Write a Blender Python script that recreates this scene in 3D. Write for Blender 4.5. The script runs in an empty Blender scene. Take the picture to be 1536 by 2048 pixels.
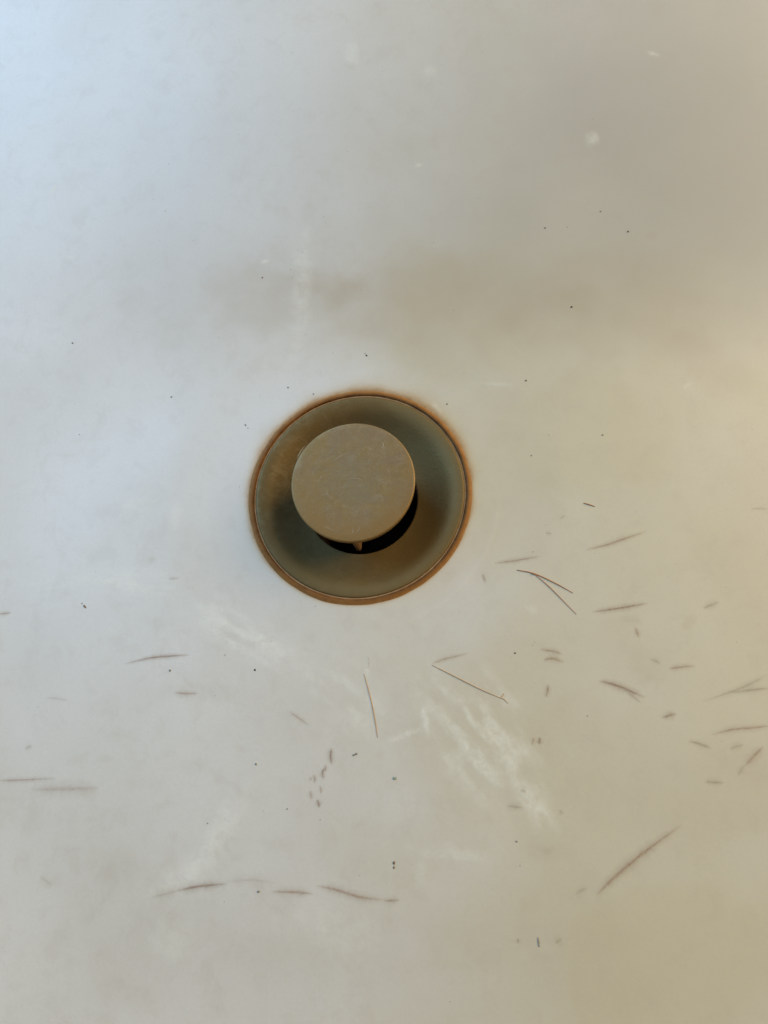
import bpy, math, random
import numpy as np
from mathutils import Vector, Matrix

# ------------------------------------------------------------------ camera
MM = 0.001
S = bpy.context.scene
FX = 1536                      # size of the photograph
FY = 2048
TAN_H = math.tan(math.radians(53.1) / 2)       # short side of the frame
FOC = (FX / 2) / TAN_H                         # focal length in photo pixels
CAM = np.array([0.0338, -0.0725, 0.2140])
AIM = np.array([0.0076, -0.0060, 0.0])

def basis(cam, aim):
    f = aim - cam; f = f / np.linalg.norm(f)
    r = np.cross(f, [0, 1, 0]); r = r / np.linalg.norm(r)
    return r, np.cross(r, f), f
RT, UP, FW = basis(CAM, AIM)

cd = bpy.data.cameras.new('camera')
cam = bpy.data.objects.new('camera', cd)
S.collection.objects.link(cam)
cam.matrix_world = Matrix(((RT[0], UP[0], -FW[0], CAM[0]), (RT[1], UP[1], -FW[1], CAM[1]),
                           (RT[2], UP[2], -FW[2], CAM[2]), (0, 0, 0, 1)))
cd.sensor_fit = 'HORIZONTAL'; cd.sensor_width = 36; cd.lens = 18 / TAN_H
cd.clip_start = 0.005; cd.clip_end = 50
S.camera = cam

# ------------------------------------------------------------------ light
W = bpy.data.worlds.new('World'); S.world = W; W.use_nodes = True
bg = W.node_tree.nodes['Background']
bg.inputs[0].default_value = (0.98, 0.985, 1.0, 1); bg.inputs[1].default_value = 0.20

def area(name, loc, aim, sx, sy, power, col):
    l = bpy.data.lights.new(name, 'AREA'); l.shape = 'RECTANGLE'; l.size = sx; l.size_y = sy
    l.energy = power; l.color = col
    o = bpy.data.objects.new(name, l); S.collection.objects.link(o)
    o.location = loc
    o.rotation_euler = (Vector(aim) - Vector(loc)).to_track_quat('-Z', 'Y').to_euler()
    return o
area('window_light', (-0.60, 0.49, 0.62), (0, 0, 0), 0.72, 0.68, 10.2, (0.25, 0.565, 1.0))
area('ceiling_lamp', (0.87, 0.46, 0.62), (0, 0, 0), 0.80, 0.80, 14.6, (1.0, 0.790, 0.485))
S.view_settings.view_transform = 'Standard'; S.view_settings.look = 'None'
S.view_settings.exposure = 0; S.view_settings.gamma = 1
S.render.engine = 'CYCLES'
S.cycles.max_bounces = 8

# ------------------------------------------------------------------ helpers
random.seed(4); RNG = np.random.RandomState(11)
def smooth(a, b, x):
    t = np.clip((x - a) / (b - a), 0, 1); return t * t * (3 - 2 * t)

PXMM = .148 * MM               # one photo pixel on the floor of the bowl
# bowl height (metres) over the plan position; the waste's rim lies at z = 0
BX, BY, AX, AY = 0.045, -0.045, 0.480, 0.300
def bowl_z(x, y):
    r = np.sqrt(x * x + y * y)
    z = 0.030 * np.maximum(r - 0.033, 0) * smooth(0.030, 0.06, r)
    d = (np.abs((x - BX) / AX) ** 2.4 + np.abs((y - BY) / AY) ** 2.4) ** (1 / 2.4)
    t = np.maximum(d - 0.28, 0)
    wall = 0.046 * t ** 3 / (t * t + 0.06 * t + 0.012) + 0.9 * np.maximum(d - 0.97, 0) ** 2
    z = z + wall + 0.45 * np.maximum(-x - .060, 0) ** 2
    z = np.where(d > 1.16, z - (d - 1.16) * (0.36 + 0.9 * (d - 1.16)) * smooth(1.16, 1.22, d), z)
    return z

def ray(px, py):
    v = FW + RT * ((px - FX / 2) / FOC) + UP * ((FY / 2 - py) / FOC)
    return v / np.linalg.norm(v)
def at(px, py):                                   # where a photo pixel falls on the bowl
    v = ray(px, py); t = -CAM[2] / v[2]
    lo, hi = 0.05, 1.5
    for i in range(50):
        t = (lo + hi) / 2; p = CAM + v * t
        if p[2] > float(bowl_z(p[0], p[1])): lo = t
        else: hi = t
    return CAM + v * lo

def vnoise(x, y, seed):                           # smooth value noise
    tab = np.random.RandomState(seed).rand(128, 128)
    xi = np.floor(x).astype(int); yi = np.floor(y).astype(int)
    fx = x - xi; fy = y - yi; fx = fx * fx * (3 - 2 * fx); fy = fy * fy * (3 - 2 * fy)
    a = tab[xi % 128, yi % 128]; b = tab[(xi + 1) % 128, yi % 128]
    c = tab[xi % 128, (yi + 1) % 128]; d = tab[(xi + 1) % 128, (yi + 1) % 128]
    return (a * (1 - fx) + b * fx) * (1 - fy) + (c * (1 - fx) + d * fx) * fy
def fbm(x, y, seed, octv=4):
    s = 0; w = 0.5; n = 0
    for k in range(octv):
        s = s + w * vnoise(x * 2 ** k + 7.3 * k, y * 2 ** k + 3.1 * k, seed + k); n += w; w *= .55
    return s / n

def mesh_obj(name, verts, faces, mat, parent=None, flat=False):
    me = bpy.data.meshes.new(name); me.from_pydata([tuple(v) for v in verts], [], faces)
    me.update()
    if not flat: me.polygons.foreach_set('use_smooth', [True] * len(me.polygons))
    if mat: me.materials.append(mat)
    o = bpy.data.objects.new(name, me); S.collection.objects.link(o)
    if parent: o.parent = parent
    return o
def empty(name, loc=(0, 0, 0)):
    o = bpy.data.objects.new(name, None); o.empty_display_size = 0.01
    S.collection.objects.link(o); o.location = loc; return o
def tag(o, label=None, cat=None, group=None, kind=None):
    for k, v in (('label', label), ('category', cat), ('group', group), ('kind', kind)):
        if v: o[k] = v
    return o
def attr(me, name, arr):
    a = me.attributes.new(name, 'FLOAT', 'POINT'); a.data.foreach_set('value', np.asarray(arr, dtype=np.float32))
def lathe(name, prof, mat, parent=None, n=192, wob=None, close=False):
    vs, fs = [], []
    m = len(prof)
    for k in range(n):
        a = 2 * math.pi * k / n; c, s = math.cos(a), math.sin(a)
        for j, (r, z) in enumerate(prof):
            dr, dz = wob(a, j) if wob else (0, 0)
            vs.append(((r + dr) * MM * c, (r + dr) * MM * s, (z + dz) * MM))
    for k in range(n):
        k2 = (k + 1) % n
        for j in range(m - 1):
            fs.append((k * m + j, k2 * m + j, k2 * m + j + 1, k * m + j + 1))
    if close:                                      # profile starts on the axis: fan centre
        c0 = len(vs); vs.append((0, 0, prof[0][1] * MM))
        for k in range(n): fs.append((c0, k * m, ((k + 1) % n) * m))
    return mesh_obj(name, vs, [f[::-1] for f in fs], mat, parent)

# ------------------------------------------------------------------ node materials
class NT:
    def __init__(s, name):
        s.m = bpy.data.materials.new(name); s.m.use_nodes = True
        s.t = s.m.node_tree; s.b = s.t.nodes['Principled BSDF']; s.out = s.t.nodes['Material Output']
        s.co = s.t.nodes.new('ShaderNodeTexCoord').outputs['Object']
    def link(s, a, b): s.t.links.new(a, b)
    def val(s, sock, v):
        if hasattr(v, 'links'): s.link(v, sock)
        elif isinstance(v, (tuple, list)) and len(v) == 3 and sock.type == 'RGBA': sock.default_value = (*v, 1)
        else: sock.default_value = v
    def noise(s, scale, detail=4, rough=.55, dist=0, vec=None, dim='3D'):
        n = s.t.nodes.new('ShaderNodeTexNoise'); n.inputs['Scale'].default_value = scale
        n.inputs['Detail'].default_value = detail; n.inputs['Roughness'].default_value = rough
        n.inputs['Distortion'].default_value = dist; s.link(vec or s.co, n.inputs['Vector'])
        return n.outputs['Fac']
    def vor(s, scale, vec=None):
        n = s.t.nodes.new('ShaderNodeTexVoronoi'); n.inputs['Scale'].default_value = scale
        s.link(vec or s.co, n.inputs['Vector']); return n.outputs['Distance'], n.outputs['Color']
    def ramp(s, fac, stops):
        r = s.t.nodes.new('ShaderNodeValToRGB'); e = r.color_ramp.elements
        while len(e) < len(stops): e.new(0.5)
        for q, (p, c) in zip(e, stops):
            q.position = p; q.color = (*c, 1) if isinstance(c, (tuple, list)) else (c, c, c, 1)
        s.link(fac, r.inputs[0]); return r.outputs[0]
    def mix(s, f, a, b, mode='MIX'):
        n = s.t.nodes.new('ShaderNodeMix'); n.data_type = 'RGBA'; n.blend_type = mode
        s.val(n.inputs[0], f); s.val(n.inputs[6], a); s.val(n.inputs[7], b); return n.outputs[2]
    def math(s, op, a, b=0.0, clamp=False):
        n = s.t.nodes.new('ShaderNodeMath'); n.operation = op; n.use_clamp = clamp
        s.val(n.inputs[0], a); s.val(n.inputs[1], b); return n.outputs[0]
    def attr(s, name):
        n = s.t.nodes.new('ShaderNodeAttribute'); n.attribute_name = name; return n.outputs['Fac']
    def bump(s, h, strength, dist):
        n = s.t.nodes.new('ShaderNodeBump'); n.inputs['Strength'].default_value = strength
        n.inputs['Distance'].default_value = dist; s.link(h, n.inputs['Height']); s.link(n.outputs[0], s.b.inputs['Normal'])
    def radial(s):                                  # distance from the waste's axis, metres
        x = s.t.nodes.new('ShaderNodeSeparateXYZ'); s.link(s.co, x.inputs[0])
        a = s.math('MULTIPLY', x.outputs[0], x.outputs[0]); b = s.math('MULTIPLY', x.outputs[1], x.outputs[1])
        return s.math('SQRT', s.math('ADD', a, b))
    def done(s, col, rough, metal=0.0, spec=None):
        s.val(s.b.inputs['Base Color'], col); s.val(s.b.inputs['Roughness'], rough); s.val(s.b.inputs['Metallic'], metal)
        if spec is not None: s.b.inputs['Specular IOR Level'].default_value = spec
        return s.m

def glaze_material():
    k = NT('stained_glaze')
    c = k.mix(k.ramp(k.noise(26, 3), [(.35, 0.0), (.65, 1.0)]), (0.640, 0.577, 0.464), (0.674, 0.613, 0.505))
    c = k.mix(k.math('MULTIPLY', k.attr('yellow'), 0.9), c, (0.560, 0.470, 0.272))
    c = k.mix(k.attr('slope_shade'), c, (0.37, 0.335, 0.265))  # shade of the rear slope mixed into the glaze colour
    blot = k.math('MULTIPLY', k.attr('smudge_shade'), k.ramp(k.noise(55, 5, .6), [(.3, .55), (.7, 1.0)]))
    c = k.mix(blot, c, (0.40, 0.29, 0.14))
    # limescale: broken, streaky film; the mask also carries painted highlights
    sc = k.math('MULTIPLY', k.attr('scale'), k.ramp(k.noise(420, 5, .65, .6), [(.36, .35), (.60, 1.0)]))
    c = k.mix(k.math('MULTIPLY', sc, .74, True), c, (0.79, 0.735, 0.565))
    # rust halo
    ru = k.attr('rust')
    runo = k.math('MULTIPLY', ru, k.ramp(k.noise(420, 5, .65), [(.3, .86), (.7, 1.08)]), True)
    c = k.mix(k.ramp(runo, [(0, 0.0), (.25, .38), (.55, .80), (1, 1.0)]), c,
              k.ramp(runo, [(0, (.53, .385, .16)), (.45, (.42, .235, .055)), (1, (.25, .105, .015))]))
    # pin-prick pits and grains in the glaze
    d, cc = k.vor(330)
    sep = k.t.nodes.new('ShaderNodeSeparateColor'); k.link(cc, sep.inputs[0])
    pick = k.math('GREATER_THAN', sep.outputs[0], .80)
    dot = k.math('LESS_THAN', d, k.math('MULTIPLY', sep.outputs[1], .075))
    c = k.mix(k.math('MULTIPLY', k.math('MULTIPLY', pick, dot), .45), c, (.16, .13, .09))
    c = k.mix(k.ramp(k.noise(150, 6, .7, .4), [(.50, 0.0), (.72, .26)]), c, (.46, .37, .24))
    c = k.mix(k.ramp(k.noise(1300, 3, .7), [(.35, .13), (.65, 0.0)]), c, (.42, .37, .29))
    g = k.noise(2600, 2, .6)
    c = k.mix(k.ramp(g, [(.3, 0.0), (.7, .20)]), c, (.48, .43, .36))
    ro = k.math('ADD', k.math('MULTIPLY', k.noise(60, 4), .12), k.math('MULTIPLY', sc, .2))
    k.bump(k.math('ADD', k.math('ADD', k.math('MULTIPLY', k.noise(1500, 3), .5), k.noise(90, 2)), sc), .25, .00012)
    k.link(k.math('SUBTRACT', 1.0, k.math('MULTIPLY', ru, 1.0, True), True), k.b.inputs['Specular IOR Level'])
    return k.done(c, k.math('ADD', ro, .34), 0)

def bronze_material(name, a, b, cst, bright, rough=.44, metal=.55, ring=None):
    k = NT(name)
    c = k.mix(k.ramp(k.noise(95, 5, .62, .7), [(.32, 0.0), (.68, 1.0)]), a, b)
    c = k.mix(k.ramp(k.noise(230, 6, .7, 1.2), [(.52, 0.0), (.72, .35)]), c, bright)
    c = k.mix(k.ramp(k.noise(700, 4, .7, .5), [(.54, 0.0), (.74, .5)]), c, cst)
    c = k.mix(k.ramp(k.noise(2400, 2), [(.3, 0.0), (.7, .22)]), c, (.10, .085, .055))
    if ring: c = ring(k, c)
    ro = k.math('ADD', k.math('MULTIPLY', k.noise(260, 5, .65), .26), rough - .12)
    k.bump(k.math('ADD', k.noise(900, 5, .7), k.noise(220, 5, .7, 1.0)), .35, .00018)
    return k.done(c, ro, metal, .14)

def cap_ring(k, c):                                 # browner towards the rim of the cap, worn pale edge
    r = k.math('ADD', k.radial(), k.math('MULTIPLY', k.math('SUBTRACT', k.noise(160, 3), .5), .009))
    rr = k.math('MULTIPLY', r, 1 / .0175)
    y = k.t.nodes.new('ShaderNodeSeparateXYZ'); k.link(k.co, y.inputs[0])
    c = k.mix(k.ramp(k.noise(70, 4, .6, 1.5), [(.40, 0.0), (.62, .55)]), c, (.225, .160, .098))
    c = k.mix(k.ramp(k.noise(520, 6, .75, .8), [(.50, 0.0), (.68, .55)]), c, (.31, .232, .135))
    c = k.mix(k.ramp(rr, [(.30, .28), (.52, 0.0)]), c, (.205, .165, .095))
    c = k.mix(k.ramp(k.math('MULTIPLY', rr, k.ramp(k.noise(1100, 3), [(.3, .985), (.7, 1.02)])), [(.975, 0.0), (.995, .3)]), c, (.36, .28, .15))
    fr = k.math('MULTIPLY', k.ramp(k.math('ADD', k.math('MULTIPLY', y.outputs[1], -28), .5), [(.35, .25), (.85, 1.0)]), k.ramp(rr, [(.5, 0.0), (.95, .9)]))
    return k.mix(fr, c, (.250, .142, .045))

def lip_patina_and_light(k, c):                               # olive bloom on the flat lip, browner down the funnel
    r = k.math('ADD', k.radial(), k.math('MULTIPLY', k.math('SUBTRACT', k.noise(120, 4, .6, .8), .5), .010))
    c = k.mix(k.ramp(k.math('MULTIPLY', r, 1 / .0315), [(.74, 0.0), (.90, .6)]), c, (.160, .099, .031))
    x = k.t.nodes.new('ShaderNodeSeparateXYZ'); k.link(k.co, x.inputs[0])
    br = k.math('ADD', k.math('MULTIPLY', x.outputs[0], 40), k.math('MULTIPLY', k.math('SUBTRACT', k.noise(110, 4, .6, .8), .5), 1.2))
    c = k.mix(k.ramp(br, [(.05, 0.0), (.55, .75)]), c, (.185, .125, .046))  # right side of the funnel lightened in colour to stand for window light
    w = k.math('ADD', k.math('MULTIPLY', x.outputs[0], -22), k.math('MULTIPLY', x.outputs[1], 12))
    w = k.math('MULTIPLY', k.ramp(w, [(.25, 0.0), (.6, 1.0)]), k.ramp(k.noise(190, 6, .7, 1.2), [(.47, 0.0), (.62, .45)]))
    c = k.mix(w, c, (.225, .165, .080))
    return k.mix(k.ramp(k.math('MULTIPLY', k.radial(), 1 / .032), [(.972, 0.0), (.979, .9)]), c, (.06, .032, .012))

M_glaze = glaze_material()
M_flange = bronze_material('tarnished_bronze', (.138, .088, .029), (.165, .110, .040), (.098, .054, .017), (.215, .148, .064), .50, .34, lip_patina_and_light)
M_cap = bronze_material('worn_bronze', (.268, .166, .054), (.280, .184, .070), (.275, .20, .09), (.18, .115, .036), .46, .30, cap_ring)

def plain(name, col, rough, metal=0.0, var=.5, scale=400):
    k = NT(name); d = tuple(v * (1 - var) for v in col)
    c = k.mix(k.ramp(k.noise(scale, 4, .6), [(.3, 0.0), (.7, 1.0)]), d, col)
    k.bump(k.noise(scale * 2, 3), .3, .0001)
    return k.done(c, rough, metal)
M_tube = plain('grimy_pipe', (.055, .028, .014), .5, .1)
M_pin = plain('rusty_metal', (.30, .155, .055), .55, .1)

def rust_material():
    k = NT('rusty_sealant')
    x = k.t.nodes.new('ShaderNodeMapping'); k.link(k.co, x.inputs[0])
    r = k.radial()
    f = k.math('MULTIPLY', k.math('SUBTRACT', r, .0314), 1 / .0022, True)
    fn = k.math('ADD', f, k.math('MULTIPLY', k.math('SUBTRACT', k.noise(260, 4), .5), .5), True)
    c = k.ramp(fn, [(0, (.035, .013, .004)), (.36, (.15, .062, .013)), (.65, (.25, .108, .026)), (1, (.35, .17, .05))])
    c = k.mix(k.ramp(k.noise(900, 4), [(.45, 0.0), (.65, .45)]), c, (.20, .085, .025))
    k.bump(k.noise(700, 4), .5, .00025)
    return k.done(c, .55, 0, .12)
M_rust = rust_material()

# ------------------------------------------------------------------ washbasin
basin = tag(empty('washbasin'), 'large white glazed washbasin bowl with yellowed stains, scratches and limescale smears around its drain', 'washbasin')

def axis(lo, hi, f0, f1, fine):
    a = [f0]; st = fine
    while a[0] > lo: st = min(st * 1.25, .012); a.insert(0, a[0] - st)
    a += list(np.arange(f0 + fine, f1, fine)); st = fine
    while a[-1] < hi: st = min(st * 1.25, .012); a.append(a[-1] + st)
    return np.array(a)
gx = axis(-.55, .64, -.150, .170, .00053)
gy = axis(-.43, .34, -.155, .190, .00053)
X, Y = np.meshgrid(gx, gy)
X = X.ravel(); Y = Y.ravel(); R = np.hypot(X, Y); PHI = np.degrees(np.arctan2(Y, X))
Z = bowl_z(X, Y)
D = (np.abs((X - BX) / AX) ** 2.4 + np.abs((Y - BY) / AY) ** 2.4) ** (1 / 2.4)
# a low moulded ring round the drain, seen front right
Z = Z + 0.000022 * np.exp(-((R - .0412) / .0007) ** 2) * smooth(-85, -60, PHI) * (1 - smooth(-20, 5, PHI))

def local(px, py, rx, ry, rot):                     # ellipse in photo measures -> plan coordinates in its own frame
    c = at(px, py)
    ca, sa = math.cos(math.radians(rot)), math.sin(math.radians(rot))
    u = at(px + ca * rx, py - sa * rx) - c; v = at(px + sa * ry, py + ca * ry) - c
    m = np.linalg.inv(np.array([[u[0], v[0]], [u[1], v[1]]]))
    dx, dy = X - c[0], Y - c[1]
    return m[0, 0] * dx + m[0, 1] * dy, m[1, 0] * dx + m[1, 1] * dy
def blob(px, py, rx, ry, rot=0, rag=.5, seed=0, soft=1.0, fr=1.0):
    a, b = local(px, py, rx, ry, rot)
    q = 1.6 * fr / (math.sqrt(rx * ry) * PXMM); n = fbm(X * q + seed * 3.7 + 40, Y * q + seed * 1.9 + 40, 100 + seed)
    d = np.sqrt(a * a + b * b) + (n - .5) * 2 * rag
    return 1 - smooth(1 - .75 * soft, 1 + .25 * soft, d)
def streaked(px, py, rx, ry, rot, seed, dens=.5, k=7):
    a, b = local(px, py, rx, ry, rot)
    env = np.clip(1.15 - np.sqrt(a * a + b * b), 0, 1) ** .7
    n = .40 * fbm(a * 2.4 + 31 + seed, b * k * .5 + 17 + seed, 300 + seed, 4) + .60 * fbm(a * rx * PXMM * 130 + seed * 9 + 90, b * ry * PXMM * 420 + 90, 330 + seed, 4)
    return env * smooth(dens - .10, dens + .16, n)

yellow = 0.80 * smooth(-.014, .044, X + .10 * Y * 0 + .03 * (fbm(X * 30 + 60, Y * 30 + 60, 5) - .5) * 2)  # warm light over the right half put into the colour; yellow stains added below
yellow = yellow + .55 * blob(900, 630, 330, 110, -4, .5, 1) + .25 * blob(1180, 860, 220, 160, 0, .6, 2) \
    + .35 * blob(1390, 1950, 260, 180, 0, .6, 3) + .25 * blob(820, 720, 160, 60, 0, .5, 4)
yellow = np.clip(yellow * (1 - .65 * smooth(.085, .15, Y)) * (.75 + .5 * fbm(X * 38 + 20, Y * 38 + 20, 9)), 0, 1)

smudge_shade = .20 * blob(780, 590, 760, 120, -2, .45, 34, 1.2) + .26 * blob(520, 600, 240, 85, 4, .8, 11) + .24 * blob(670, 575, 110, 45, 0, .8, 12) \
    + .25 * blob(880, 600, 240, 100, 3, .8, 13) + .28 * blob(1180, 590, 330, 120, -14, .8, 14) \
    + .22 * blob(1400, 720, 130, 60, -20, .6, 15) + .10 * blob(240, 690, 160, 90, 30, .7, 16) \
    + .12 * blob(210, 1850, 150, 220, 0, .7, 17) + .14 * blob(230, 1730, 60, 60, 0, .6, 18) \
    + .10 * blob(700, 1880, 260, 120, 0, .7, 19) + .35 * blob(303, 1119, 10, 8, 30, .5, 20) \
    + .10 * blob(1210, 1290, 150, 80, 0, .7, 21) + .25 * blob(1260, 1240, 26, 14, 10, .6, 22) \
    + .25 * blob(1375, 1246, 22, 14, 30, .6, 23) + .30 * blob(1096, 1702, 14, 10, 0, .5, 24) \
    + .16 * blob(1096, 1702, 45, 25, 0, .5, 25) + .18 * blob(175, 1585, 24, 14, 0, .6, 26) \
    + .16 * blob(210, 1517, 16, 10, 0, .6, 27) + .30 * blob(1303, 472, 12, 10, 0, .5, 28) \
    + .12 * blob(1010, 700, 260, 90, -8, .7, 29) + .18 * blob(1290, 1330, 70, 34, -30, .7, 30) \
    + .10 * blob(1450, 1600, 150, 120, 0, .7, 31) + .12 * blob(180, 1640, 14, 10, 0, .5, 32) \
    + .10 * blob(400, 1385, 120, 20, 0, .6, 33)  # brown smudges, plus a broad band that paints in the slope's shading
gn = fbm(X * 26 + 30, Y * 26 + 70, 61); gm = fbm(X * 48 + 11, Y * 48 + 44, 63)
slope_shade = .50 * smooth(-.035, .120, X + .10 * Y + .04 * (gn - .5)) * smooth(.012, .088, Y + .022 * (gm - .5)) * (.75 + .5 * gn) + .22 * smooth(.035, .075, Y + .02 * (gm - .5)) * smooth(-.11, -.05, X + .03 * (gn - .5)) * (1 - smooth(.115, .165, Y))  # shading of the rear slope, strongest at the right, put into the colour
smudge_shade = smudge_shade + .15 * smooth(.42, .72, fbm(X * 24 + 9, Y * 24 + 5, 50)) * (1 - .8 * smooth(.05, .09, Y))

scale = .95 * streaked(960, 1490, 190, 85, -52, 1, .50) + .55 * streaked(1010, 1420, 120, 40, -55, 2, .5) \
    + .65 * streaked(700, 1390, 120, 60, -45, 3, .50) + .80 * streaked(470, 1260, 160, 45, -32, 4, .47) \
    + .65 * streaked(270, 1165, 130, 26, -4, 5, .46) + .55 * streaked(110, 1165, 90, 16, -6, 6, .5) \
    + .70 * blob(425, 1690, 130, 34, 57, .5, 41) + .55 * blob(345, 1760, 70, 26, 35, .6, 42) \
    + .35 * blob(345, 1870, 50, 60, 0, .7, 43) + .9 * blob(850, 1438, 7, 40, 8, .5, 44, 1, .6) \
    + .55 * blob(810, 1470, 40, 6, 20, .5, 45) + .42 * blob(890, 1705, 85, 18, -6, .9, 46) \
    + .26 * blob(845, 1735, 14, 45, -12, .9, 47) + .35 * blob(600, 1840, 70, 60, 0, .7, 48) \
    + .30 * blob(700, 1880, 60, 70, 0, .7, 49) + .6 * blob(736, 1335, 6, 26, -4, .5, 50) \
    + .7 * blob(705, 105, 17, 24, 0, .6, 51) + .35 * blob(860, 145, 14, 14, 0, .6, 52) \
    + .55 * blob(1184, 277, 16, 17, 0, .45, 53) + .8 * blob(838, 330, 8, 4, 8, .4, 54) \
    + .7 * blob(1304, 107, 14, 4, -18, .4, 55) + .8 * blob(108, 376, 17, 3, 52, .3, 56) \
    + .4 * blob(66, 370, 10, 3, -40, .3, 57) + .8 * blob(530, 523, 9, 4, 10, .4, 58) \
    + .42 * blob(603, 580, 22, 130, -6, .6, 59, 1.2) + .16 * blob(590, 480, 20, 60, -4, .6, 60, 1.3) \
    + .9 * blob(873, 817, 20, 6, -38, .4, 61) + .4 * blob(1000, 769, 36, 4, -4, .5, 62) \
    + .35 * blob(350, 1030, 14, 30, 0, .7, 63) + .3 * blob(280, 1010, 60, 14, 0, .7, 64) \
    + .35 * blob(140, 514, 16, 5, 0, .5, 65) + .35 * blob(1065, 1220, 14, 10, -40, .6, 66) \
    + .55 * streaked(1070, 1620, 70, 22, -48, 7, .45) + .40 * blob(1375, 770, 12, 5, 30, .5, 67)  # limescale marks; the streak beside the rust ring is a painted highlight
# highlight painted along the moulded ring, front right
scale = scale + .16 * np.exp(-((R - .0412) / .0004) ** 2) * smooth(-78, -62, PHI) * (1 - smooth(-14, -2, PHI))
scale = np.clip(scale, 0, 1)

# rust that has crept out from under the drain rim: widest behind and to the right
A = np.radians(PHI)
wd = 1.0 + 2.6 * np.clip(np.sin(A), 0, 1) ** 1.2 + 1.7 * np.clip(np.cos(A - .6), 0, 1) ** 2 + 1.5 * np.clip(np.cos(A - 3.0), 0, 1) ** 2
wd = wd * (.80 + .4 * vnoise(PHI / 9 + 40, R * 0 + 3, 77)) * .00044
rust = np.exp(-(np.maximum(R - .0332, 0) / wd) ** 1.1) * (1 - smooth(.0385, .042, R))
rust = rust * (.86 + .28 * vnoise(PHI / 3 + 60, R * 2500, 78))

keep = R > .0300
nx, ny = len(gx), len(gy)
I = np.arange(nx * ny).reshape(ny, nx)
Q = np.stack([I[:-1, :-1], I[:-1, 1:], I[1:, 1:], I[1:, :-1]], -1).reshape(-1, 4)
Q = Q[keep[Q].all(1) & (D[Q] < 1.20).any(1)]
sh = np.where(D > 1.20, 1.20 / D, 1.0); X = BX + (X - BX) * sh; Y = BY + (Y - BY) * sh   # cells past the lip are drawn in to one smooth rim line
Z = np.where(D > 1.20, bowl_z(X, Y), Z)
used = np.unique(Q); remap = np.full(nx * ny, -1); remap[used] = np.arange(len(used)); Q = remap[Q]
me = bpy.data.meshes.new('bowl')
me.vertices.add(len(used)); me.vertices.foreach_set('co', np.stack([X, Y, Z], 1)[used].astype(np.float32).ravel())
me.loops.add(Q.size); me.loops.foreach_set('vertex_index', Q.ravel().astype(np.int32))
me.polygons.add(len(Q)); me.polygons.foreach_set('loop_start', (np.arange(len(Q)) * 4).astype(np.int32))
me.polygons.foreach_set('loop_total', np.full(len(Q), 4, np.int32))
me.update(calc_edges=True); me.polygons.foreach_set('use_smooth', np.ones(len(Q), bool))
for nm, arr in (('yellow', yellow), ('smudge_shade', smudge_shade), ('scale', scale), ('rust', rust), ('slope_shade', slope_shade)): attr(me, nm, np.clip(arr, 0, 1)[used])
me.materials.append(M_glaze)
bowl = bpy.data.objects.new('bowl', me); S.collection.objects.link(bowl); bowl.parent = basin

# ------------------------------------------------------------------ drain
drain = tag(empty('pop_up_drain'), 'tarnished bronze drain with a raised round stopper and rusty rim in the basin', 'drain')
# flange: flat lip, funnel, sharp throat edge
prof = [(31.35, -1.6), (31.42, -.5), (31.40, -.05), (31.25, .12), (31.0, .20), (30.6, .22), (29.6, .13), (28.4, -.12), (27.2, -.58), (26.0, -1.22),
        (24.6, -2.2), (23.2, -3.05), (21.8, -3.85), (20.4, -4.6), (19.3, -5.05), (18.4, -5.38), (17.6, -5.62), (17.3, -5.70), (17.1, -5.85), (17.0, -6.2)]
lathe('flange', prof, M_flange, drain, 256)
lathe('throat', [(17.0, -6.2), (16.95, -9), (16.9, -14), (16.7, -30), (16.7, -70), (0.01, -70)], M_tube, drain, 128)
# rust-soaked sealant bead between the flange and the glaze
rb = np.random.RandomState(3).rand(3, 64)
def wob(a, j):
    q = a / (2 * math.pi) * 64; i = int(q) % 64; f = q - int(q); f = f * f * (3 - 2 * f)
    n = [rb[k][i] * (1 - f) + rb[k][(i + 1) % 64] * f - .5 for k in range(3)]
    return (n[0] * .28 * (j / 6), n[1] * .22 * math.sin(math.pi * j / 6))
lathe('sealant_ring', [(31.55, -1.0), (31.68, -.1), (31.95, .33), (32.4, .48), (32.9, .36), (33.3, .12), (33.75, -.12)][:7], M_rust, drain, 320, wob)

# stopper
HC = 11.2                                            # top of the cap above the drain rim
cp = [(.05, HC - .10), (4, HC - .10), (8, HC - .07), (12, HC - .02), (15.4, HC + .0), (17.3, HC + .0), (17.62, HC - .04), (17.73, HC - .16), (17.75, HC - .5),
      (17.65, HC - 1.9), (17.3, HC - 2.25), (16.0, HC - 2.35), (9, HC - 3.2), (3.0, HC - 4.0), (.05, HC - 4.0)]
stopper = lathe('stopper', cp, M_cap, drain, 192, None, True)
lathe('stem', [(.05, HC - 3.9), (2.6, HC - 3.9), (2.6, -45), (.05, -45)], M_pin, stopper, 32)
def fin(az, r0, r1, w, z0, z1):
    c, s = math.cos(az), math.sin(az); vs = []
    for z, w2, ro in ((z0, w, r1), (z1 + .5, w, r1), (z1, w * .92, r1 - .1)):
        for r, t in ((r0, -w2), (ro - .5, -w2), (ro, -w2 * .5), (ro, w2 * .5), (ro - .5, w2), (r0, w2)):
            vs.append(((r * c - t * s) * MM, (r * s + t * c) * MM, z * MM))
    fs = []
    for k in range(2):
        for j in range(6):
            fs.append((k * 6 + j, k * 6 + (j + 1) % 6, (k + 1) * 6 + (j + 1) % 6, (k + 1) * 6 + j))
    fs += [tuple(range(5, -1, -1)), tuple(range(12, 18))]
    return mesh_obj('guide_fin', vs, fs, M_pin, stopper, True)
AZ = math.radians(-94)
for k in range(3): fin(AZ + k * 2 * math.pi / 3, 2.4, 15.5, .80, HC - 2.3, -8.4)

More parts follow.
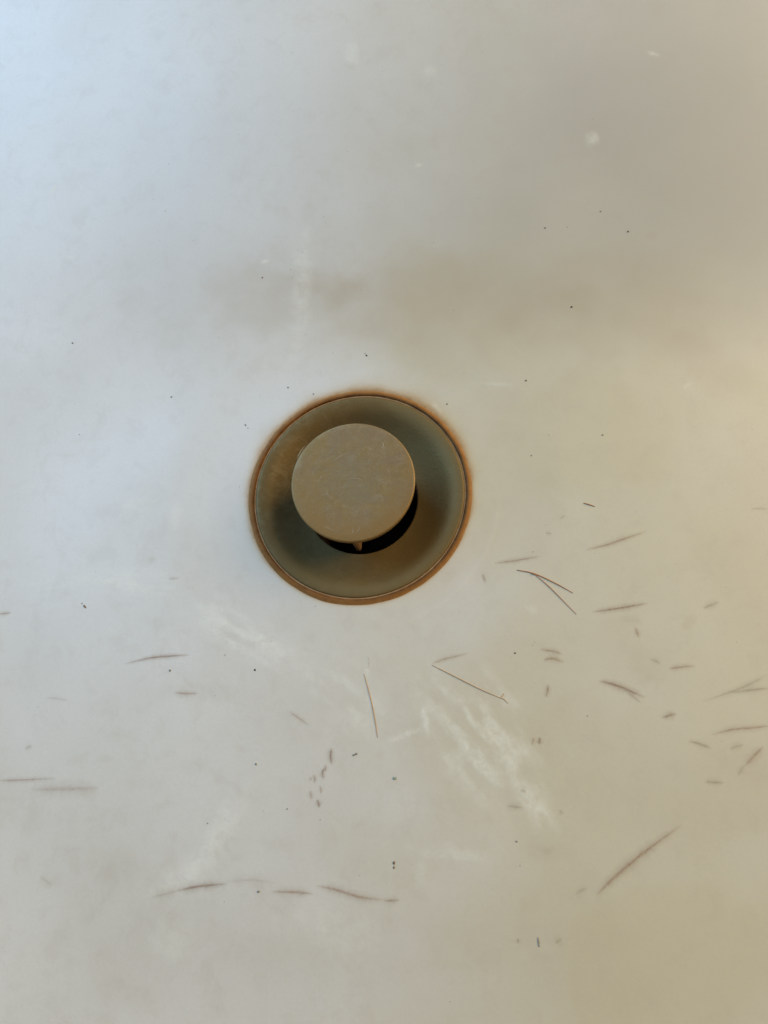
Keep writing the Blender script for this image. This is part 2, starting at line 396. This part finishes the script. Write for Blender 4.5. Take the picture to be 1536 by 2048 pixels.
# ------------------------------------------------------------------ scratches in the glaze (parts of the basin)
def mark_material(name, c0, c1):
    k = NT(name)
    c = k.mix(k.ramp(k.noise(900, 3), [(.3, 0.0), (.7, 1.0)]), c0, c1)
    k.done(c, .45, 0, .3)
    al = k.math('MULTIPLY', k.attr('ink'), k.ramp(k.noise(1500, 4, .7), [(.25, .55), (.65, 1.0)]), True)
    k.link(al, k.b.inputs['Alpha'])
    return k.m
M_mark = {'b': mark_material('brown_scratch', (.36, .195, .105), (.41, .25, .145)),
          'd': mark_material('dark_scratch', (.27, .14, .075), (.33, .19, .105)),
          'o': mark_material('faded_scratch', (.34, .27, .16), (.38, .30, .19))}
LIFT = np.array([0, 0, .00006])
def spline(pts, n):
    p = np.array([at(*q[:2]) for q in pts]); 
    if len(p) == 2: t = np.linspace(0, 1, n)[:, None]; out = p[0] * (1 - t) + p[1] * t
    else:
        pp = np.vstack([2 * p[0] - p[1], p, 2 * p[-1] - p[-2]]); out = []
        for u in np.linspace(0, len(p) - 1 - 1e-6, n):
            i = int(u); f = u - i; a, b, c, d = pp[i:i + 4]
            out.append(.5 * (2 * b + (c - a) * f + (2 * a - 5 * b + 4 * c - d) * f * f + (3 * b - a - 3 * c + d) * f ** 3))
        out = np.array(out)
    out[:, 2] = bowl_z(out[:, 0], out[:, 1]); return out
def scratch(pts, w, ink, mat='b', taper=(.30, .30), seed=0, halo=.34):
    r = np.random.RandomState(seed + int(pts[0][0] * 7 + pts[0][1]))
    ln = np.hypot(pts[-1][0] - pts[0][0], pts[-1][1] - pts[0][1]); n = int(max(6, min(40, ln / 5)))
    c = spline(pts, n); d = np.gradient(c, axis=0); d[:, 2] = 0
    nrm = np.stack([-d[:, 1], d[:, 0], d[:, 2]], 1); nrm /= np.linalg.norm(nrm, axis=1)[:, None] + 1e-12
    off = np.array([-3.6, -1.6, -.7, -.25, .25, .7, 1.6, 3.6]); prof = np.array([0, halo * .55, halo * 1.3, 1, 1, halo * 1.3, halo * .55, 0])
    vs, al = [], []
    for i in range(n):
        t = i / (n - 1); k = float(np.clip(min(t / taper[0] if taper[0] else 1, (1 - t) / taper[1] if taper[1] else 1), 0, 1)) ** .7
        ww = w * .64 * PXMM * (.40 + .60 * k) * (.8 + .4 * r.rand())
        for o, q in zip(off, prof):
            v = c[i] + nrm[i] * o * ww; v[2] = bowl_z(v[0], v[1]); vs.append(v + LIFT); al.append(q * ink * .64 * k * (.75 + .4 * r.rand()))
    m = len(off)
    fs = [(i * m + j, i * m + j + 1, (i + 1) * m + j + 1, (i + 1) * m + j) for i in range(n - 1) for j in range(m - 1)]
    o = mesh_obj('scratch', vs, fs, M_mark[mat], basin); attr(o.data, 'ink', np.clip(al, 0, 1))
    return o
SCR = [
 ([(986, 1127), (1030, 1121), (1084, 1112)], 3.4, .75, 'b'),
 ([(1168, 1101), (1215, 1089), (1247, 1078), (1295, 1062)], 3.8, .8, 'b'),
 ([(1183, 1224), (1240, 1216), (1298, 1206)], 4.2, .85, 'd'),
 ([(1270, 1254), (1274, 1264), (1278, 1278)], 3.6, .7, 'b'),
 ([(964, 1146), (968, 1156), (971, 1167)], 3.0, .6, 'd'),
 ([(1078, 1298), (1104, 1302), (1126, 1309)], 3.6, .7, 'b'),
 ([(1086, 1320), (1105, 1317), (1130, 1325)], 4.2, .8, 'b'),
 ([(1096, 1367), (1095, 1382), (1090, 1396)], 4.0, .8, 'b'),
 ([(1196, 1361), (1236, 1372), (1292, 1396)], 4.6, .9, 'd'),
 ([(1250, 1380), (1268, 1394), (1284, 1408)], 2.6, .45, 'b'),
 ([(1322, 1436), (1338, 1431), (1354, 1427)], 4.8, .75, 'd'),
 ([(1336, 1338), (1360, 1334), (1392, 1332)], 4.0, .7, 'b'),
 ([(1300, 1318), (1312, 1322), (1322, 1328)], 3.4, .45, 'o'),
 ([(1405, 1217), (1420, 1211), (1440, 1203)], 4.6, .55, 'o'),
 ([(1400, 1405), (1460, 1384), (1500, 1368), (1536, 1348)], 4.0, .42, 'o'),
 ([(1456, 1386), (1500, 1380), (1540, 1376)], 4.0, .6, 'o'),
 ([(1420, 1470), (1465, 1459), (1510, 1455), (1545, 1451)], 4.2, .65, 'b'),
 ([(1374, 1480), (1400, 1488), (1424, 1497)], 3.6, .65, 'o'),
 ([(1458, 1500), (1472, 1493), (1490, 1489)], 4.6, .45, 'o'),
 ([(1490, 1532), (1508, 1512), (1528, 1492)], 5.0, .65, 'b'),
 ([(1408, 1563), (1425, 1564), (1450, 1566)], 4.4, .55, 'o'),
 ([(1475, 1555), (1482, 1540), (1492, 1528)], 3.6, .35, 'o'),
 ([(1064, 1492), (1066, 1482), (1069, 1473)], 3.4, .55, 'b'),
 ([(1078, 1490), (1079, 1482), (1080, 1473)], 3.6, .8, 'd'),
 ([(1040, 1579), (1047, 1582), (1053, 1585)], 4.2, .5, 'o'),
 ([(1012, 1612), (1028, 1613), (1048, 1616)], 4.6, .5, 'o'),
 ([(1119, 1618), (1122, 1624), (1126, 1630)], 3.4, .45, 'o'),
 ([(1192, 1792), (1225, 1758), (1290, 1703), (1366, 1648)], 5.4, .85, 'b'),
 ([(1150, 1790), (1162, 1781), (1176, 1775)], 4.6, .35, 'o'),
 ([(1110, 1888), (1116, 1882), (1124, 1876)], 5.0, .4, 'o'),
 ([(1034, 1876), (1036, 1881), (1037, 1888)], 4.0, .5, 'o'),
 ([(248, 1328), (300, 1316), (340, 1312), (382, 1310)], 3.6, .9, 'd'),
 ([(346, 1385), (372, 1387), (398, 1387)], 3.8, .7, 'b'),
 ([(335, 1158), (346, 1157), (360, 1156)], 3.6, .4, 'b'),
 ([(90, 1396), (114, 1397), (140, 1402)], 3.6, .28, 'o'),
 ([(-8, 1228), (8, 1227), (25, 1225)], 4.0, .7, 'b'),
 ([(-8, 1561), (40, 1560), (115, 1556)], 3.6, .6, 'b'),
 ([(60, 1579), (120, 1578), (200, 1576)], 9.0, .42, 'b'),
 ([(50, 1500), (56, 1495), (66, 1491)], 4.8, .45, 'o'),
 ([(577, 1422), (596, 1435), (620, 1452)], 3.4, .5, 'b'),
 ([(300, 1796), (330, 1788), (360, 1780)], 5.6, .35, 'o'),
 ([(352, 1782), (395, 1773), (456, 1767)], 4.8, .85, 'd'),
 ([(450, 1764), (500, 1760), (555, 1766)], 6.0, .22, 'o'),
 ([(540, 1783), (590, 1784), (628, 1788)], 4.6, .72, 'b'),
 ([(632, 1771), (670, 1779), (720, 1794), (770, 1800)], 5.0, .8, 'b'),
 ([(765, 1801), (782, 1801), (802, 1800)], 4.0, .6, 'b'),
 ([(78, 1750), (92, 1762), (106, 1772)], 4.6, .25, 'o'),
 ([(664, 1494), (661, 1510), (664, 1532)], 4.6, .85, 'd'),
 ([(652, 1534), (645, 1545), (648, 1560)], 3.6, .95, 'd'),
 ([(650, 1528), (652, 1536), (650, 1544)], 3.0, .6, 'b'),
 ([(626, 1548), (630, 1558), (628, 1567)], 3.4, .7, 'b'),
 ([(622, 1552), (621, 1558), (623, 1562)], 2.8, .5, 'b'),
 ([(640, 1570), (642, 1580), (641, 1588)], 3.0, .65, 'b'),
 ([(620, 1580), (622, 1590), (623, 1600)], 3.6, .65, 'b'),
 ([(634, 1598), (637, 1606), (639, 1617)], 4.0, .8, 'd'),
 ([(736, 1310), (738, 1326), (735, 1342)], 2.6, .45, 'o'),
 ([(862, 1328), (890, 1318), (940, 1306)], 3.2, .62, 'b'),
 ([(1500, 1018), (1515, 1017), (1540, 1018)], 2.6, .35, 'o'),
 ([(1120, 1040), (1125, 1034), (1132, 1031)], 3.0, .4, 'o'),
 ([(1090, 1067), (1096, 1066), (1104, 1069)], 3.0, .5, 'o'),
]
for i, (p, w, ink, mt) in enumerate(SCR): scratch(p, w, ink, mt, seed=i)

# pale scuffs worn into the top of the cap (parts of the stopper)
M_scuff = mark_material('pale_scuff', (.42, .35, .22), (.50, .42, .28))
def scuff(pts, w, ink):
    p = []
    for q in pts:
        v = ray(*q); p.append(CAM + v * ((HC * MM + .00006 - CAM[2]) / v[2]))
    p = np.array(p); a, b, c = p; t = np.linspace(0, 1, 9)[:, None]
    line = a * (1 - t) ** 2 + 2 * (2 * b - .5 * a - .5 * c) * t * (1 - t) + c * t * t
    d = np.gradient(line, axis=0); nn = np.stack([-d[:, 1], d[:, 0], d[:, 2] * 0], 1); nn /= np.linalg.norm(nn, axis=1)[:, None]
    vs, al = [], []
    for i in range(9):
        k = math.sin(math.pi * (i + .35) / 8.7)
        for o, q in ((-1, 0), (-.35, 1), (.35, 1), (1, 0)): vs.append(line[i] + nn[i] * o * w * PXMM * .5 * (.5 + .5 * k)); al.append(q * ink * k)
    o = mesh_obj('scuff', vs, [(i * 4 + j, i * 4 + j + 1, i * 4 + j + 5, i * 4 + j + 4) for i in range(8) for j in range(3)], M_scuff, stopper)
    attr(o.data, 'ink', np.clip(al, 0, 1))
for pts, w, ink in (([(760, 883), (767, 890), (762, 897)], 3, .8), ([(702, 1068), (706, 1062), (704, 1055)], 2.5, .6), ([(720, 1048), (717, 1060), (709, 1067)], 2.4, .45),
    ([(594, 918), (600, 905), (612, 889)], 3, .55), ([(785, 878), (795, 888), (804, 902)], 2.4, .35), ([(664, 925), (680, 913), (702, 905)], 5, .30),
    ([(726, 893), (738, 897), (750, 905)], 4, .25), ([(650, 975), (656, 990), (668, 1004)], 5, .22), ([(640, 1046), (660, 1058), (684, 1066)], 2.2, .35),
    ([(690, 960), (712, 957), (728, 964)], 3, .28), ([(768, 925), (778, 945), (780, 965)], 5, .16), ([(655, 872), (680, 859), (712, 855)], 2.2, .35)): scuff(pts, w, ink)

# ------------------------------------------------------------------ loose fibres (things lying on the glaze)
k_ = NT('dry_fibre'); cF = k_.mix(k_.noise(800, 3), (.40, .185, .085), (.50, .26, .125)); M_fib = k_.done(cF, .8, 0, .1)
k_ = NT('pale_fibre'); cF = k_.mix(k_.noise(800, 3), (.48, .28, .13), (.58, .37, .19)); M_fib2 = k_.done(cF, .8, 0, .1)
def tube_geo(c, rad, base):
    n = len(c); vs, fs = [], []; d = np.gradient(c, axis=0); d /= np.linalg.norm(d, axis=1)[:, None]
    for i in range(n):
        s = np.cross(d[i], [0, 0, 1]); s /= np.linalg.norm(s); u = np.cross(s, d[i])
        for q in range(6):
            a = q * math.pi / 3; vs.append(c[i] + (s * math.cos(a) + u * math.sin(a)) * rad[i])
    for i in range(n - 1):
        for q in range(6): fs.append(tuple(base + v for v in (i * 6 + q, i * 6 + (q + 1) % 6, (i + 1) * 6 + (q + 1) % 6, (i + 1) * 6 + q)))
    fs += [tuple(base + v for v in range(5, -1, -1)), tuple(base + (n - 1) * 6 + v for v in range(6))]
    return vs, fs
def fibre(strands, label, mat):
    vs, fs = [], []
    for pts, w in strands:
        n = 14; c = spline(pts, n); t = np.linspace(0, 1, n)
        rad = w * PXMM * .31 * (.35 + .65 * np.sin(math.pi * np.clip(t * .9 + .08, 0, 1)) ** .6)
        c[:, 2] += rad * .9
        a, b = tube_geo(c, rad, len(vs)); vs += a; fs += b
    org = np.array(vs[0]); o = mesh_obj('fibre', [v - org for v in vs], fs, mat); o.location = org
    return tag(o, label, 'fibre', 'brown fibres lying in the basin')
fibre([([(1034, 1140), (1068, 1147), (1110, 1166), (1146, 1186)], 3.4), ([(1067, 1147), (1100, 1175), (1153, 1229)], 2.6), ([(1062, 1146), (1068, 1147.5), (1074, 1150)], 5)],
      'thin dark brown fibre forked in two like a wishbone, beside the drain', M_fib)
fibre([([(728, 1347), (742, 1400), (750, 1440), (755, 1475)], 2.5)], 'single thin straight brown fibre pointing at the drain from below it', M_fib2)
fibre([([(864, 1330), (910, 1353), (960, 1378), (1006, 1398)], 2.6), ([(1003, 1396), (1009, 1399), (1016, 1407)], 2.0), ([(1001, 1395), (1005, 1391), (1008, 1386)], 1.8)],
      'thin brown fibre with a frayed end, touching a cream limescale smear', M_fib2)
fibre([([(1167, 1006), (1178, 1009), (1190, 1013)], 3.2)], 'very short dark brown fibre alone on the clean yellowish glaze', M_fib)

# ------------------------------------------------------------------ crumbs of dirt
def dirt(name, col): return plain(name, col, .7, 0, .6, 900)
M_blk, M_brn, M_grn, M_gry = dirt('black_dirt', (.018, .014, .010)), dirt('brown_dirt', (.27, .165, .085)), dirt('green_dirt', (.42, .50, .38)), dirt('grey_dirt', (.38, .34, .28))
ICO = None
def crumb_geo(c, sx, sy, sz, rot, seed):
    r = np.random.RandomState(seed); vs, fs = [], []
    rings = [(.0, 1.0), (.75, .62), (1, .0), (.62, -.7)]
    ca, sa = math.cos(rot), math.sin(rot); m = 8
    for j, (q, z) in enumerate(rings):
        for k in range(m):
            a = 2 * math.pi * k / m; f = .72 + .5 * r.rand()
            x, y = q * f * math.cos(a) * sx, q * f * math.sin(a) * sy
            vs.append((c[0] + x * ca - y * sa, c[1] + x * sa + y * ca, c[2] + (z * .5 + .42) * sz))
    for j in range(3):
        for k in range(m): fs.append((j * m + k, (j + 1) * m + k, (j + 1) * m + (k + 1) % m, j * m + (k + 1) % m))
    fs.append(tuple(3 * m + k for k in range(m - 1, -1, -1)))
    return vs, fs
def crumb(px, py, w, h, rot, mat, label, extra=()):
    p = at(px, py); vs, fs = [], []
    for dx, dy, s in ((0, 0, 1),) + tuple(extra):
        q = at(px + dx, py + dy) - p; a, b = crumb_geo(q, w * .36 * PXMM * s, h * .36 * PXMM * s, min(w, h) * .28 * PXMM * s, math.radians(rot), int(px * 3 + py + dx * 5))
        fs += [tuple(len(vs) + i for i in f) for f in b]; vs += a
    o = mesh_obj('dirt_crumb', vs, fs, mat); o.location = p
    return tag(o, label, 'crumb', 'dark crumbs of dirt in the basin')
CR = [
 (169, 1212, 9, 6, -35, M_brn, 'brown-black ragged crumb with a tail, near the left edge below the drain', ((-5, -5, .5), (2, 3, .6))),
 (510, 1340, 5, 6.5, 20, M_blk, 'round jet black crumb below and left of the drain', ()),
 (712, 1508, 7, 5.5, 30, M_gry, 'dark double crumb just beside the column of small curved scratches', ((-5, 2, .8),)),
 (788, 1726, 6, 8, 5, M_brn, 'upright dark brown crumb in two blobs, low in the middle of the basin', ((0, 9, .8),)),
 (789, 1556, 9, 8, 0, M_grn, 'pale green crumb in the middle of the basin below the drain', ()),
 (1033, 1683, 5, 4, 0, M_gry, 'small round grey crumb below the end of the cream limescale smear', ()),
 (1077, 1885, 4.5, 20, 3, M_gry, 'upright dark dash of dirt near the bottom edge, longest of the crumbs', ()),
 (145, 686, 6, 4, -30, M_blk, 'small black crumb high on the left side of the basin', ()),
 (343, 794, 5.5, 4, 0, M_blk, 'tiny black crumb left of and above the drain', ()),
 (733, 711, 6.5, 4.5, -50, M_blk, 'black pointed crumb directly above the drain', ((-3, -4, .5),)),
 (1143, 614, 6, 5, 20, M_blk, 'black crumb on the brownish shaded curve above and right of the drain', ()),
 (1256, 463, 6, 5, 0, M_brn, 'brown crumb on the rear wall, larger of the two beside each other at upper right', ()),
 (1201, 423, 5, 3.5, 0, M_brn, 'smallest crumb on the rear wall at the upper right', ()),
 (1090, 456, 6, 3, -25, M_blk, 'thin dark sliver on the rear wall above the drain', ()),
 (1052, 761, 6, 5, 15, M_brn, 'reddish brown crumb at the rear right of the drain', ()),
 (1205, 870, 5, 4, 0, M_brn, 'faint brown crumb right of the drain level with its upper part', ()),
 (576, 775, 4, 4.5, 0, M_blk, 'black dot just outside the rusty ring at its upper left', ()),
 (627, 788, 4, 5, 0, M_gry, 'grey dot touching the fading rust above the drain', ()),
 (491, 850, 4.5, 8, 25, M_gry, 'broken line of grey dirt outside the left of the rusty ring', ((5, 6, .6),)),
 (340, 1341, 5, 7, 0, M_gry, 'grey crumb just under the long dark scratch at left', ()),
 (525, 555, 4.5, 5, 0, M_brn, 'brown dot in the smudged area at the upper left of the drain', ()),
 (1063, 911, 4, 4, 0, M_gry, 'tiny grey dot right of the drain', ()),
 (894, 808, 5, 4, -30, M_brn, 'brown dot beside the white streak on the rusty ring', ()),
 (517, 1783, 7, 6, 0, M_gry, 'grey blurred crumb between two scratches near the bottom', ()),
 (1030, 1306, 4.5, 5, 0, M_brn, 'brown crumb amid the short scratches at lower right of the drain', ()),
 (512, 1528, 5, 7, 0, M_gry, 'faint grey crumb left of the column of small curved scratches', ()),
]
for c in CR: crumb(*c[:7], extra=c[7])
# dust too fine to count
vs, fs = [], []
for k in range(110):
    a = RNG.rand() * 2 * math.pi; rr = .034 + abs(RNG.randn()) * .05
    x, y = rr * math.cos(a), rr * math.sin(a)
    if rr < .0345 or abs(x) > .13 or abs(y) > .15: continue
    s = (.12 + .26 * RNG.rand() ** 4) * MM * .5
    a_, b_ = crumb_geo((x, y, float(bowl_z(x, y))), s, s * (.6 + .6 * RNG.rand()), s, RNG.rand() * 3, k)
    fs += [tuple(len(vs) + i for i in f) for f in b_]; vs += a_
tag(mesh_obj('dust', vs, fs, M_gry), 'fine dark dust scattered over the glaze around the drain', 'dust', kind='stuff')
